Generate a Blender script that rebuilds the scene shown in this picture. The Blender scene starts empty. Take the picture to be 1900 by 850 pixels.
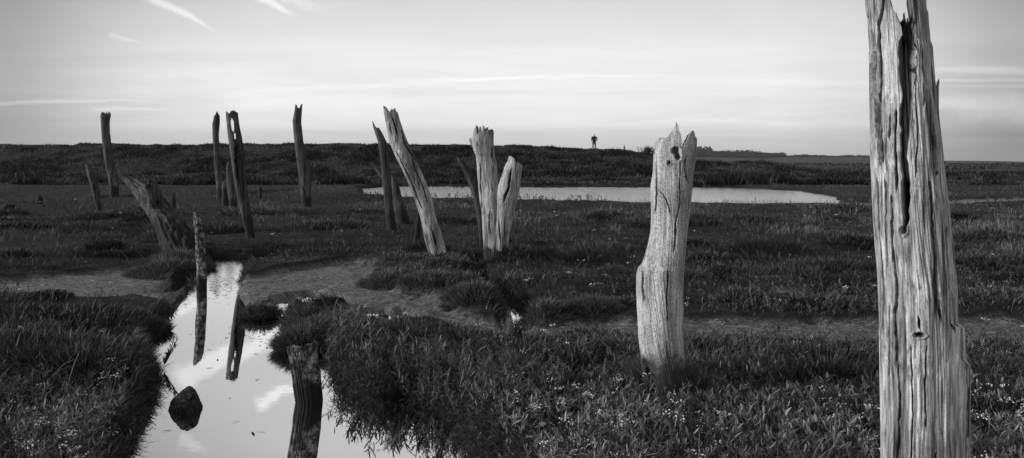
import bpy, math, numpy as np
from mathutils import Vector
scene = bpy.context.scene
C = scene.collection
R = math.radians
F = 1400.0          # focal length of the view, in units of a 1900 wide picture
EYE = 1.7           # eye height above the creek's water
rng = np.random.default_rng(11)

# ------------------------------------------------------------------ camera
cam_d = bpy.data.cameras.new('camera'); cam = bpy.data.objects.new('camera', cam_d); C.objects.link(cam)
cam.location = (0, 0, EYE); cam.rotation_euler = (R(90), 0, 0)
cam_d.sensor_width = 36; cam_d.lens = 36 * F / 1900; cam_d.shift_y = -125 / 1900
cam_d.clip_start = 0.05; cam_d.clip_end = 20000
scene.camera = cam
scene.view_settings.view_transform = 'Standard'; scene.view_settings.look = 'None'
scene.view_settings.exposure = 0.0; scene.view_settings.gamma = 1
scene.cycles.max_bounces = 5; scene.cycles.diffuse_bounces = 2; scene.cycles.glossy_bounces = 3
scene.cycles.transmission_bounces = 2; scene.cycles.transparent_max_bounces = 4
scene.cycles.caustics_reflective = False; scene.cycles.caustics_refractive = False

# ------------------------------------------------------------------ node helper
class NT:
    def __init__(s, tree): s.t = tree; s.n = tree.nodes; s.l = tree.links
    def new(s, kind, **kw):
        n = s.n.new(kind)
        for k, v in kw.items(): setattr(n, k, v)
        return n
    def put(s, sock, v):
        if hasattr(v, 'is_output') or isinstance(v, bpy.types.NodeSocket): s.l.new(v, sock)
        elif v is not None: sock.default_value = v
    def m(s, op, a, b=None, c=None, clamp=False):
        n = s.new('ShaderNodeMath', operation=op); n.use_clamp = clamp
        s.put(n.inputs[0], a); s.put(n.inputs[1], b); s.put(n.inputs[2], c)
        return n.outputs[0]
    def xyz(s, v):
        n = s.new('ShaderNodeSeparateXYZ'); s.put(n.inputs[0], v); return n.outputs
    def comb(s, x, y, z):
        n = s.new('ShaderNodeCombineXYZ')
        for i, v in enumerate((x, y, z)): s.put(n.inputs[i], v)
        return n.outputs[0]
    def vm(s, op, a, b):
        n = s.new('ShaderNodeVectorMath', operation=op); s.put(n.inputs[0], a); s.put(n.inputs[1], b)
        return n.outputs['Value'] if op in ('DOT_PRODUCT', 'LENGTH') else n.outputs[0]
    def noise(s, vec, scale, detail=3, rough=.55, dist=0):
        n = s.new('ShaderNodeTexNoise'); s.put(n.inputs['Vector'], vec)
        n.inputs['Scale'].default_value = scale; n.inputs['Detail'].default_value = detail
        n.inputs['Roughness'].default_value = rough; n.inputs['Distortion'].default_value = dist
        return n.outputs[0]
    def vor(s, vec, scale, feature='F1'):
        n = s.new('ShaderNodeTexVoronoi', feature=feature); s.put(n.inputs['Vector'], vec)
        n.inputs['Scale'].default_value = scale
        return n.outputs['Distance']
    def ramp(s, fac, pts, interp='LINEAR'):
        n = s.new('ShaderNodeValToRGB'); s.put(n.inputs[0], fac); e = n.color_ramp.elements
        n.color_ramp.interpolation = interp
        for i, (p, v) in enumerate(pts):
            el = e[i] if i < 2 else e.new(p)
            el.position = p; el.color = (v, v, v, 1)
        return n.outputs[0]
    def lerp(s, f, a, b):
        return s.m('ADD', a, s.m('MULTIPLY', f, s.m('SUBTRACT', b, a)))
    def sstep(s, v, lo, hi):
        n = s.new('ShaderNodeMapRange', interpolation_type='SMOOTHSTEP'); s.put(n.inputs[0], v)
        n.inputs[1].default_value = lo; n.inputs[2].default_value = hi
        return n.outputs[0]

# ------------------------------------------------------------------ sky (black and white photograph: grey sky)
SUN_EL, SUN_AZ = 14, 103     # azimuth of the light, counted from the view direction towards the left
w = bpy.data.worlds.new('World'); scene.world = w; w.use_nodes = True
t = NT(w.node_tree); t.n.clear()
sky = t.new('ShaderNodeTexSky', sky_type='NISHITA'); sky.sun_disc = False
sky.sun_elevation = R(SUN_EL); sky.sun_rotation = R(-SUN_AZ); sky.air_density = 1; sky.dust_density = 2
bw = t.new('ShaderNodeRGBToBW'); t.l.new(sky.outputs[0], bw.inputs[0])
tc = t.new('ShaderNodeTexCoord'); D = tc.outputs['Generated']
x, y, z = t.xyz(D)
yy = t.m('MAXIMUM', y, .05); u = t.m('DIVIDE', x, yy); v = t.m('DIVIDE', z, yy)
za = t.m('MAXIMUM', z, 0.0)
vert = t.ramp(za, [(0, .64), (.035, .74), (.08, .84), (.14, .84), (.19, .70), (.25, .60), (.36, .56), (.6, .45), (1, .38)])
dot = t.vm('DOT_PRODUCT', D, tuple(Vector((0.0, 1, .05)).normalized()))
lobe = t.ramp(t.m('MULTIPLY_ADD', dot, .5, .5), [(0, .8), (.5, .65), (.80, .36), (.88, .22), (.92, .42), (.95, .72), (.972, .84), (1, .86)])
# thin streaky stratus, stretched along the horizon
sv = t.comb(t.m('MULTIPLY', u, 1.6), t.m('MULTIPLY', v, 26), 0)
st = t.noise(sv, 1.0, 4, .6, .6)
band = t.m('MULTIPLY', t.sstep(v, .20, .09), t.m('SUBTRACT', st, .5))
big = t.noise(t.comb(u, t.m('MULTIPLY', v, 3), 3.3), 2.2, 3, .55, .3)
L = t.m('MULTIPLY', vert, lobe)
L = t.m('MULTIPLY', L, t.m('MULTIPLY_ADD', band, .55, 1.0))
L = t.m('MULTIPLY', L, t.m('MULTIPLY_ADD', t.m('SUBTRACT', big, .5), .28, 1.0))
# darker haze bank low over the dyke
hz = t.m('MULTIPLY', t.sstep(v, .052, .036), t.sstep(t.m('ADD', u, t.m('MULTIPLY', st, .2)), -.8, -.2))
L = t.m('MULTIPLY', L, t.m('MULTIPLY_ADD', hz, -.14, 1.0))
wob = t.m('SUBTRACT', t.noise(t.comb(u, v, 0), 22, 3, .6), .5)
wob2 = t.noise(t.comb(u, v, 7), 30, 3, .6)
def streak(L, p0, p1, wd, amp, gain, soft=.5, fray=.6):
    a = ((p0[0]-950)/F, (300-p0[1])/F); b = ((p1[0]-950)/F, (300-p1[1])/F)
    dx, dy = b[0]-a[0], b[1]-a[1]; ln = math.hypot(dx, dy); dx /= ln; dy /= ln
    pu = t.m('SUBTRACT', u, a[0]); pv = t.m('SUBTRACT', v, a[1])
    al = t.m('ADD', t.m('MULTIPLY', pu, dx), t.m('MULTIPLY', pv, dy))
    ac = t.m('ADD', t.m('MULTIPLY', pu, -dy), t.m('MULTIPLY', pv, dx))
    ac = t.m('ABSOLUTE', t.m('ADD', ac, t.m('MULTIPLY', wob, amp)))
    f = t.m('DIVIDE', al, ln)
    # tapers towards its far end
    wl = t.m('MULTIPLY', t.m('MULTIPLY_ADD', f, -.75, 1.0), wd / F)
    m1 = t.m('SUBTRACT', 1.0, t.sstep(t.m('DIVIDE', ac, t.m('MAXIMUM', wl, 1e-4)), 1 - soft, 1.0))
    m2 = t.m('MULTIPLY', t.sstep(f, -.02, .08), t.m('SUBTRACT', 1.0, t.sstep(f, .55, 1.0)))
    m3 = t.m('MULTIPLY', t.m('MULTIPLY', m1, m2), t.m('MULTIPLY_ADD', wob2, fray, 1 - fray * .5))
    m3 = t.m('MULTIPLY', m3, t.m('GREATER_THAN', y, .1))
    return t.m('ADD', L, t.m('MULTIPLY', m3, gain))
L = streak(L, (255, -15), (420, 66), 16, .014, .19, 1.0)
L = streak(L, (462, -15), (560, 32), 17, .014, .18, .9)
L = streak(L, (200, 66), (272, 79), 9, .01, .08, 1.0)
L = streak(L, (320, -112), (620, 30), 34, .03, .20, .6)
L = streak(L, (470, -150), (640, -95), 22, .04, .26, .8)
L = streak(L, (330, -215), (400, -240), 22, .05, .10, .9)
L = streak(L, (1600, -60), (1250, -130), 26, .03, .10, .9)
L = streak(L, (-90, 193), (330, 184), 9, .006, .11, 1.0)
L = streak(L, (170, 203), (330, 200), 8, .014, .07, 1.0)
L = streak(L, (2050, 150), (1600, 148), 10, .005, .09, 1.0)
L = streak(L, (2000, 135), (1640, 126), 18, .012, .10, 1.0)
L = streak(L, (2000, 160), (1690, 159), 9, .005, .07, 1.0)
L = streak(L, (400, 175), (1150, 134), 12, .004, .06, 1.0)
L = streak(L, (700, 150), (1400, 136), 7, .010, .05, 1.0)
L = streak(L, (1500, 232), (1150, 214), 10, .004, .04, .95)
L = streak(L, (1990, 210), (1650, 190), 60, .03, .14, 1.0, .3)
tot = t.m('ADD', t.m('MULTIPLY', L, 12.0), t.m('MULTIPLY', bw.outputs[0], .10))
gray = t.comb(tot, tot, tot)
bg = t.new('ShaderNodeBackground'); t.put(bg.inputs[0], gray); bg.inputs[1].default_value = .10
out = t.new('ShaderNodeOutputWorld'); t.l.new(bg.outputs[0], out.inputs[0])

sd = bpy.data.lights.new('sun', 'SUN'); sd.energy = 3.4; sd.angle = R(12); sd.color = (1, 1, 1)
sun = bpy.data.objects.new('sun', sd); C.objects.link(sun)
to_sun = Vector((-math.sin(R(SUN_AZ))*math.cos(R(SUN_EL)), math.cos(R(SUN_AZ))*math.cos(R(SUN_EL)), math.sin(R(SUN_EL))))
sun.rotation_euler = to_sun.to_track_quat('Z', 'Y').to_euler(); sun.location = (-6, -6, 8)

# ------------------------------------------------------------------ numpy helpers
def h2(ix, iy, seed):
    n = (ix.astype(np.int64)*374761393 + iy.astype(np.int64)*668265263 + seed*974634777) & 0xffffffff
    n = ((n ^ (n >> 13)) * 1274126177) & 0xffffffff
    n = ((n ^ (n >> 16)) * 2246822519) & 0xffffffff
    return ((n ^ (n >> 15)) & 0xffffff) / float(0xffffff)
def vn(x, y, seed=0):
    x = np.asarray(x, float); y = np.asarray(y, float)
    ix = np.floor(x); iy = np.floor(y); fx = x-ix; fy = y-iy
    fx = fx*fx*(3-2*fx); fy = fy*fy*(3-2*fy)
    a = h2(ix, iy, seed); b = h2(ix+1, iy, seed); c = h2(ix, iy+1, seed); d = h2(ix+1, iy+1, seed)
    return (a+(b-a)*fx)*(1-fy) + (c+(d-c)*fx)*fy
def fbm(x, y, seed=0, o=4):
    s = 0; a = .5; tot = 0
    for i in range(o):
        s = s + a*vn(x*2**i, y*2**i, seed+i*17); tot += a; a *= .5
    return s/tot - .5
def ss(v, lo, hi):
    q = np.clip((v-lo)/(hi-lo), 0, 1); return q*q*(3-2*q)
def W(pts, z=0.0):
    return np.array([((px-950)/F*(F*(EYE-z)/(py-300)), F*(EYE-z)/(py-300)) for px, py in pts])
def seg_dist(X, Y, P, closed=True):
    """distance to a polyline, and inside flag for closed ones"""
    d = np.full(X.shape, 1e9); ins = np.zeros(X.shape, bool); n = len(P)
    for i in range(n if closed else n-1):
        ax, ay = P[i]; bx, by = P[(i+1) % n]; ex, ey = bx-ax, by-ay; l2 = ex*ex+ey*ey+1e-12
        q = np.clip(((X-ax)*ex+(Y-ay)*ey)/l2, 0, 1)
        d = np.minimum(d, (X-ax-q*ex)**2+(Y-ay-q*ey)**2)
        if closed:
            c = (ay > Y) != (by > Y)
            ins ^= c & (X < (bx-ax)*(Y-ay)/((by-ay) if by != ay else 1e-9)+ax)
    return np.sqrt(d), ins
def sdf(X, Y, polys, lim=3.0):
    """signed distance, positive outside; far points are just 'lim'"""
    out = np.full(X.shape, lim)
    for P in polys:
        x0, y0 = P.min(0)-lim; x1, y1 = P.max(0)+lim
        m = (X > x0) & (X < x1) & (Y > y0) & (Y < y1)
        if not m.any(): continue
        d, ins = seg_dist(X[m], Y[m], P)
        out[m] = np.minimum(out[m], np.where(ins, -d, d))
    return out

# ------------------------------------------------------------------ the plan of the marsh
creek = W([(60,1400),(150,1100),(228,850),(256,790),(292,742),(305,700),(272,650),(296,605),(325,575),(335,552),(352,536),(366,520),(380,495),(384,478),(442,478),
  (456,496),(446,520),(434,545),(446,570),(482,582),(510,574),(528,556),(575,548),(612,554),(630,565),(600,573),(560,584),(522,592),(518,612),(530,632),(556,642),
  (602,650),(610,682),(640,706),(692,724),(765,740),(835,768),(885,825),(950,940),(1050,1400)])
pools = [W(p) for p in ([(868,488),(880,491),(893,486),(899,492),(890,502),(876,500)], [(852,518),(866,514),(880,515),(890,527),(884,534),(868,528)], [(938,572),(970,568),(972,612),(940,614)],
  [(682,582),(708,580),(720,590),(694,595)], [(722,588),(744,583),(758,595),(726,600)], [(300,547),(352,535),(352,520),(325,524)])]
pond = np.concatenate([W([(668,350),(720,346),(820,345),(970,346.5),(1200,347),(1380,346.5),(1430,352),(1480,354),(1520,360),(1555,366)]), W([(1560,373),(1400,373),(1200,371.5),(1000,367.5),(820,363.5),(720,360),(672,354)], .24)])
slivers = [W([(1440,329),(1560,332),(1570,336),(1440,333)]), W([(1480,340),(1640,343),(1640,344.5),(1480,342)])]
water_polys = [creek, pond] + pools + slivers
mud_polys = [W(p, .07) for p in (
  [(425,520),(470,512),(560,498),(640,485),(705,490),(690,512),(735,540),(830,558),(880,590),(940,604),(1180,598),(1290,598),(1450,603),(1620,598),(1720,598),(2100,590),(2100,625),(1640,652),(1500,640),(1280,632),(1180,636),(960,640),(880,636),(830,612),(760,602),(640,604),(590,596),(600,575),(632,566),(600,545),(540,545),(510,556),(480,560),(440,545)],
  [(-200,540),(0,522),(100,516),(180,505),(250,499),(310,508),(352,520),(348,545),(322,560),(260,548),(180,556),(100,560),(0,556),(-200,570)],
  [(1590,376),(1640,372),(1700,372),(1800,369),(2100,362),(2100,369),(1700,384),(1600,386)],
  [(1340,548),(1440,541),(1530,552),(1500,560),(1400,556)])]
gullies = [(W(p, .1), wd, dp) for p, wd, dp in (
  ([(875,497),(905,520),(935,548),(955,575),(956,602)], .16, .2), ([(925,536),(1000,548),(1080,553),(1190,556)], .12, .16),
  ([(1275,505),(1340,521),(1420,539),(1500,546),(1570,544)], .16, .15), ([(150,370),(300,363),(470,360),(560,352)], .9, .25),
  ([(-100,358),(60,362),(150,370)], .9, .2), ([(1545,368),(1640,374),(1760,369),(2000,366)], .9, .2), ([(270,470),(340,482),(390,482),(450,482),(520,470)], .3, .14),
  ([(1000,425),(1150,420),(1300,432),(1500,425)], .3, .08), ([(600,440),(700,452),(800,455)], .25, .08), ([(960,470),(1060,486),(1180,480)], .2, .1),
  ([(0,440),(120,452),(260,446)], .3, .1), ([(1440,455),(1560,470),(1640,462)], .25, .09))]
CX = (np.array([-6000,-900, 0, 300, 600, 830, 950, 1100, 1150, 1200, 1240, 1290, 1350, 1400, 1450, 1520, 1600, 9000])-950)/F*85
CZ = EYE + 85/F*(300-np.array([262, 264, 268, 268, 267, 268, 271, 277, 276, 284, 290, 302, 300, 299, 309, 322, 326, 326.]))
def height(X, Y, full=False):
    n1 = fbm(X*.9, Y*.9, 3, 3); n2 = fbm(X*3.2, Y*3.2, 9, 3)
    wv = fbm(X*2.6, Y*2.6, 40, 3)*.16 + fbm(X*9, Y*9, 44, 2)*.05
    far = ss(Y, 14, 40)
    dw = sdf(X, Y, water_polys) + wv*(.6+3*far)
    dm = sdf(X, Y, mud_polys) + (wv*1.6 + .35*np.maximum(fbm(X*1.5, Y*2.2, 47, 3)-.05, 0)*2)*(1+2*far)
    land = .16 + .09*n1 + .07*n2 + .03*fbm(X*.3, Y*.3, 5, 2)*np.clip(Y/10, 0, 3)
    mudz = .05 + .07*fbm(X*1.6, Y*2.6, 21, 4) + .06*np.abs(fbm(X*5, Y*9, 22, 3)) + .03*fbm(X*16, Y*26, 24, 2)
    zz = mudz + (land-mudz)*ss(dm, -.02, .16)
    g = np.zeros(X.shape)
    for P, wd, dp in gullies:
        x0, y0 = P.min(0)-2*wd; x1, y1 = P.max(0)+2*wd
        m = (X > x0) & (X < x1) & (Y > y0) & (Y < y1)
        if m.any():
            d, _ = seg_dist(X[m], Y[m], P, False); d = np.abs(d + wv[m]*wd*3)
            k = 1-ss(d, wd*.45, wd*1.3); zz[m] -= dp*k; g[m] = np.maximum(g[m], k)
    zz = np.maximum(zz, .012) if True else zz
    # sea wall behind the pond
    ch = np.interp(X*85/np.maximum(Y, 10), CX, CZ); prof = ss(Y, 57, 84)*.55 + ss(Y, 66, 84.5)*.45
    back = 1-ss(Y, 90, 118)*.9
    bank = np.maximum(ch-.3, .0)*prof*back
    zz = zz + bank + bank*(.16*fbm(X*.35, Y*.35, 60, 3)) + .22*ss(Y, 54, 62)*(fbm(X*.5, Y*.5, 62, 3)+.15) * (1-ss(Y, 150, 400))
    # rising ground of the far country
    q = X/np.maximum(Y, 1)
    hill = np.interp(q*F+950, [-3000, 900, 1180, 1290, 1400, 1455, 1600, 1750, 1830, 1900, 3500], [20, 15, 10, 8, 6, 8, 8, 2.5, 1.5, 0, 4])
    k = ss(Y, 700, 1250)
    zz = zz + k*np.maximum(hill+2*fbm(X*.006, Y*.004, 70, 4)*3, 0)*(1-.6*ss(Y, 1500, 2400))
    bed = -.30*ss(-dw, 0, .5) - .02
    s = ss(dw, 0, .13)
    zz = np.where(dw > 0, zz*s + -.02*(1-s), bed)
    if full: return zz, dw, dm, g
    return zz
def gz(x, y): return float(height(np.array([float(x)]), np.array([float(y)]))[0])

# ------------------------------------------------------------------ materials
def mat(name):
    m = bpy.data.materials.new(name); m.use_nodes = True; t = NT(m.node_tree)
    b = t.n['Principled BSDF']; b.inputs['Specular IOR Level'].default_value = .25
    return m, t, b
def g3(t, v): return t.comb(v, v, v)
def bump(t, b, hgt, dist, strength=1.0):
    n = t.new('ShaderNodeBump'); n.inputs['Distance'].default_value = dist; n.inputs['Strength'].default_value = strength
    t.put(n.inputs['Height'], hgt); t.l.new(n.outputs[0], b.inputs['Normal'])
def attr(t, name):
    n = t.new('ShaderNodeAttribute'); n.attribute_name = name; return n.outputs['Fac']

def wood_mat(name, lo, hi, grain=26, blot=0.0, wet_top=.35, wet=.035, speck=.5, wetamp=.5, stv=.38, ln=.25):
    m, t, b = mat(name)
    tc = t.new('ShaderNodeTexCoord'); P = tc.outputs['Object']
    x, y, z = t.xyz(P)
    wv = t.m('MULTIPLY', t.noise(P, 1.6, 2), .16)
    pg = t.comb(t.m('ADD', x, wv), t.m('ADD', y, wv), t.m('MULTIPLY', z, .045))
    fine = t.noise(pg, grain*3.2, 4, .65)
    mid = t.noise(t.comb(x, y, t.m('MULTIPLY', z, .12)), grain*.7, 3, .6)
    big = t.noise(P, 3.2, 4, .6)
    spk = t.vor(P, grain*7)
    v = t.lerp(t.ramp(fine, [(.36, 0), (.62, 1)]), lo, hi)
    v = t.m('MULTIPLY', v, t.ramp(mid, [(.25, .45), (.6, 1.05)]))
    v = t.m('MULTIPLY', v, t.ramp(big, [(.3, .62), (.68, 1.15)]))
    v = t.m('MULTIPLY', v, t.lerp(t.ramp(t.noise(P, grain*5, 2), [(.40, 1-speck), (.52, 1)]), 1, 1)) if speck <= 0 else t.m('MULTIPLY', v, t.ramp(t.noise(P, grain*5, 2, .7), [(.36, 1-speck), (.5, 1)]))
    stave = t.noise(t.comb(x, y, t.m('MULTIPLY', z, .07)), grain*.42, 3, .5, .4)
    v = t.m('MULTIPLY', v, t.ramp(stave, [(.34, stv), (.5, .95), (.66, 1.15)]))
    line = t.noise(t.comb(x, y, t.m('MULTIPLY', z, .03)), grain*2.0, 2, .5, .3)
    v = t.m('MULTIPLY', v, t.ramp(line, [(.34, ln), (.41, 1)]))
    if blot: v = t.lerp(t.ramp(t.noise(P, 17, 4, .7), [(.45, 0), (.58, 1)]), t.m('MULTIPLY', v, .3), t.m('MULTIPLY', v, 1+blot))
    # algae and tide stain at the foot
    hz = t.m('ADD', z, t.m('MULTIPLY', t.m('SUBTRACT', t.noise(P, 7, 5, .7), .5), wetamp))
    wt = t.m('SUBTRACT', 1.0, t.sstep(hz, wet_top*.75, wet_top*1.15))
    v = t.lerp(wt, v, t.m('MULTIPLY', t.m('MULTIPLY_ADD', fine, 1.2, .3), wet))
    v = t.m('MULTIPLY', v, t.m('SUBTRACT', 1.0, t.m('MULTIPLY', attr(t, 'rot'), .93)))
    t.put(b.inputs['Base Color'], g3(t, v)); b.inputs['Roughness'].default_value = .78
    bump(t, b, t.m('ADD', t.m('ADD', t.m('MULTIPLY', fine, .6), t.m('MULTIPLY', mid, .8)), t.m('MULTIPLY', spk, .12)), .007, .9)
    return m
M_hero = wood_mat('bleached_split_wood', .20, .72, 26, 0, .05, .06, .25)
M_pale = wood_mat('bleached_pitted_wood', .42, .68, 20, 0, .38, .035, .6, .35, .85, .55)
M_lit = wood_mat('pale_lit_wood', .26, .66, 18, 0, .22, .02, .45)  # light on the leaning and forked posts is put into the pale colour
M_grey = wood_mat('weathered_dimmed_wood', .05, .15, 12, 0, .45, .02, .5)  # dimness of the left posts is put into this darker wood colour
M_dark = wood_mat('dark_wet_wood', .022, .085, 14, 0, .3, .015, .5)
M_lichen = wood_mat('lichen_blotched_wood', .08, .24, 22, 1.8, .16, .02, .6, .3)
M_rag = wood_mat('ragged_dark_wood', .03, .11, 12, 0, .6, .012, .5)

# ground
m_g, t, b = mat('marsh_soil')
tc = t.new('ShaderNodeTexCoord'); P = tc.outputs['Object']
mud = attr(t, 'mud')
n1 = t.noise(P, 3.5, 5, .65); n2 = t.noise(P, 38, 4, .7); px_, py_, pz_ = t.xyz(P)
n3 = t.noise(t.comb(px_, t.m('MULTIPLY', py_, 2.2), 0), 7, 5, .62, .8)
cr = t.vor(t.vm('ADD', P, t.comb(t.m('MULTIPLY', n1, .3), t.m('MULTIPLY', n1, .3), 0)), 9, 'DISTANCE_TO_EDGE')
vm_ = t.m('MULTIPLY', t.ramp(n3, [(.3, .09), (.5, .20), (.68, .36)]), t.ramp(n2, [(.3, .7), (.6, 1.1)]))
vg_ = t.m('MULTIPLY', t.ramp(n1, [(.3, .014), (.7, .04)]), t.ramp(n2, [(.3, .5), (.7, 1.5)]))
far_ = attr(t, 'far')
strp = t.noise(t.comb(t.m('MULTIPLY', px_, .004), t.m('MULTIPLY', py_, .02), 0), 1.0, 5, .6)
vf = t.ramp(strp, [(.35, .022), (.5, .035), (.7, .075)])
vg_ = t.lerp(far_, vg_, vf)
n5 = t.noise(t.comb(px_, t.m('MULTIPLY', py_, 3.0), 2), 18, 4, .7, .5)
vm_ = t.m('MULTIPLY', vm_, t.ramp(n5, [(.38, .28), (.5, 1.0), (.64, 1.8)]))
vv = t.lerp(mud, vg_, vm_)
t.put(b.inputs['Base Color'], g3(t, vv))
t.put(b.inputs['Roughness'], t.lerp(mud, .95, t.ramp(n3, [(.35, .38), (.6, .72)])))
n4 = t.noise(t.comb(px_, t.m('MULTIPLY', py_, 3.0), 2), 22, 4, .7, .5)
bump(t, b, t.m('ADD', t.m('ADD', t.m('ADD', n3, t.m('MULTIPLY', n4, .7)), t.m('MULTIPLY', n2, .35)), t.m('MULTIPLY', t.ramp(cr, [(0, 0), (.06, 1)]), .0)), .09, 1.0)

def water_mat(name, rip, scale, refl, rough):
    m = bpy.data.materials.new(name); m.use_nodes = True; t = NT(m.node_tree); t.n.clear()
    tc = t.new('ShaderNodeTexCoord'); P = tc.outputs['Object']; x, y, z = t.xyz(P)
    g = t.new('ShaderNodeBsdfGlossy'); g.inputs['Color'].default_value = (refl, refl, refl, 1); g.inputs['Roughness'].default_value = rough
    d = t.new('ShaderNodeBsdfDiffuse'); d.inputs[0].default_value = (.02, .02, .02, 1)
    mx = t.new('ShaderNodeMixShader'); mx.inputs[0].default_value = .97
    t.l.new(d.outputs[0], mx.inputs[1]); t.l.new(g.outputs[0], mx.inputs[2])
    n = t.new('ShaderNodeBump'); n.inputs['Distance'].default_value = rip; n.inputs['Strength'].default_value = 1
    h = t.m('ADD', t.noise(t.comb(x, t.m('MULTIPLY', y, 1.6), z), scale, 3, .6), 0)
    if name == 'creek_water':   # the slack riffle by the far bend
        h = t.m('MULTIPLY', h, t.m('MULTIPLY_ADD', t.sstep(y, 9.0, 11.2), 7, .25))
    t.put(n.inputs['Height'], h); t.l.new(n.outputs[0], g.inputs['Normal'])
    o = t.new('ShaderNodeOutputMaterial'); t.l.new(mx.outputs[0], o.inputs[0]); return m
M_creek = water_mat('creek_water', .0006, 9, .93, .0)
M_pond = water_mat('pond_water', .02, 5, .93, .08)

def veg_mat(name, lo, hi, rough=.6, trans=.25):
    m = bpy.data.materials.new(name); m.use_nodes = True; t = NT(m.node_tree); b = t.n['Principled BSDF']
    tint = attr(t, 'tint')
    v = t.lerp(tint, lo, hi)
    t.put(b.inputs['Base Color'], g3(t, v)); b.inputs['Roughness'].default_value = rough
    b.inputs['Specular IOR Level'].default_value = .2
    tr = t.new('ShaderNodeBsdfTranslucent'); t.put(tr.inputs[0], g3(t, v))
    mx = t.new('ShaderNodeMixShader'); mx.inputs[0].default_value = trans
    t.l.new(b.outputs[0], mx.inputs[1]); t.l.new(tr.outputs[0], mx.inputs[2])
    t.l.new(mx.outputs[0], t.n['Material Output'].inputs[0]); return m
M_grass = veg_mat('marsh_grass', .015, .23)
M_leaf = veg_mat('sea_purslane_leaf', .03, .42)
M_flower = veg_mat('flower_head', .15, .75, .8, .1)
M_shrub = veg_mat('seablite_leaf', .010, .13)
M_wood = veg_mat('far_wood', .01, .03, .9, 0)

# ------------------------------------------------------------------ mesh helpers
def link_mesh(name, co, faces, m, parent=None, loc=None, smooth=True, attrs=None):
    """faces: (n,3) or (n,4) int array or list of such arrays"""
    me = bpy.data.meshes.new(name)
    fl = faces if isinstance(faces, list) else [faces]
    me.vertices.add(len(co)); me.vertices.foreach_set('co', np.ascontiguousarray(co, dtype=np.float32).ravel())
    idx = np.concatenate([f.ravel() for f in fl]); sizes = np.concatenate([np.full(len(f), f.shape[1]) for f in fl])
    me.loops.add(len(idx)); me.loops.foreach_set('vertex_index', idx.astype(np.int32))
    me.polygons.add(len(sizes)); st = np.zeros(len(sizes), np.int32); st[1:] = np.cumsum(sizes)[:-1]
    me.polygons.foreach_set('loop_start', st)
    try: me.polygons.foreach_set('loop_total', sizes.astype(np.int32))
    except Exception: pass
    me.update(calc_edges=True); me.validate()
    me.polygons.foreach_set('use_smooth', np.full(len(me.polygons), smooth))
    for k, v in (attrs or {}).items():
        a = me.attributes.new(k, 'FLOAT', 'POINT'); a.data.foreach_set('value', np.ascontiguousarray(v, dtype=np.float32))
    me.materials.append(m)
    o = bpy.data.objects.new(name, me); C.objects.link(o)
    if parent: o.parent = parent
    if loc is not None: o.location = loc
    return o
def tag(o, label=None, cat=None, group=None, kind=None):
    for k, v in (('label', label), ('category', cat), ('group', group), ('kind', kind)):
        if v: o[k] = v
    return o

# ------------------------------------------------------------------ ground sheet
a_, b_ = 1.55, .0125
ii = np.arange(-640, 641); gx = a_*np.sinh(b_*ii)
jj = np.arange(-330, 900); gy = 4.6 + .95*np.sinh(.0112*jj)
gy = gy[gy < 2600]
GX, GY = np.meshgrid(gx, gy)
Z, DW, DM, GG = height(GX.ravel(), GY.ravel(), True)
co = np.stack([GX.ravel(), GY.ravel(), Z], 1)
nx, ny = len(gx), len(gy)
q = np.arange(nx*ny).reshape(ny, nx)
fc = np.stack([q[:-1, :-1].ravel(), q[:-1, 1:].ravel(), q[1:, 1:].ravel(), q[1:, :-1].ravel()], 1)
mudm = (1-ss(DM, -.02, .12))
ground = link_mesh('ground', co, fc, m_g, attrs={'mud': mudm, 'far': ss(GY.ravel(), 60, 130)})
tag(ground, 'dark marsh soil with bare mud flats and tidal channels', kind='structure')
def sheet(name, x0, x1, y0, y1, m, label):
    o = link_mesh(name, np.array([(x0, y0, 0), (x1, y0, 0), (x1, y1, 0), (x0, y1, 0)], float), np.array([[0, 1, 2, 3]]), m, smooth=False)
    return tag(o, label, kind='structure')
sheet('creek_water', -9, 8, -6, 20, M_creek, 'still creek water mirroring the sky and the posts')
sheet('pond_water', -60, 60, 24, 100, M_pond, 'pale rippled pond water below the sea wall')

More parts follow.
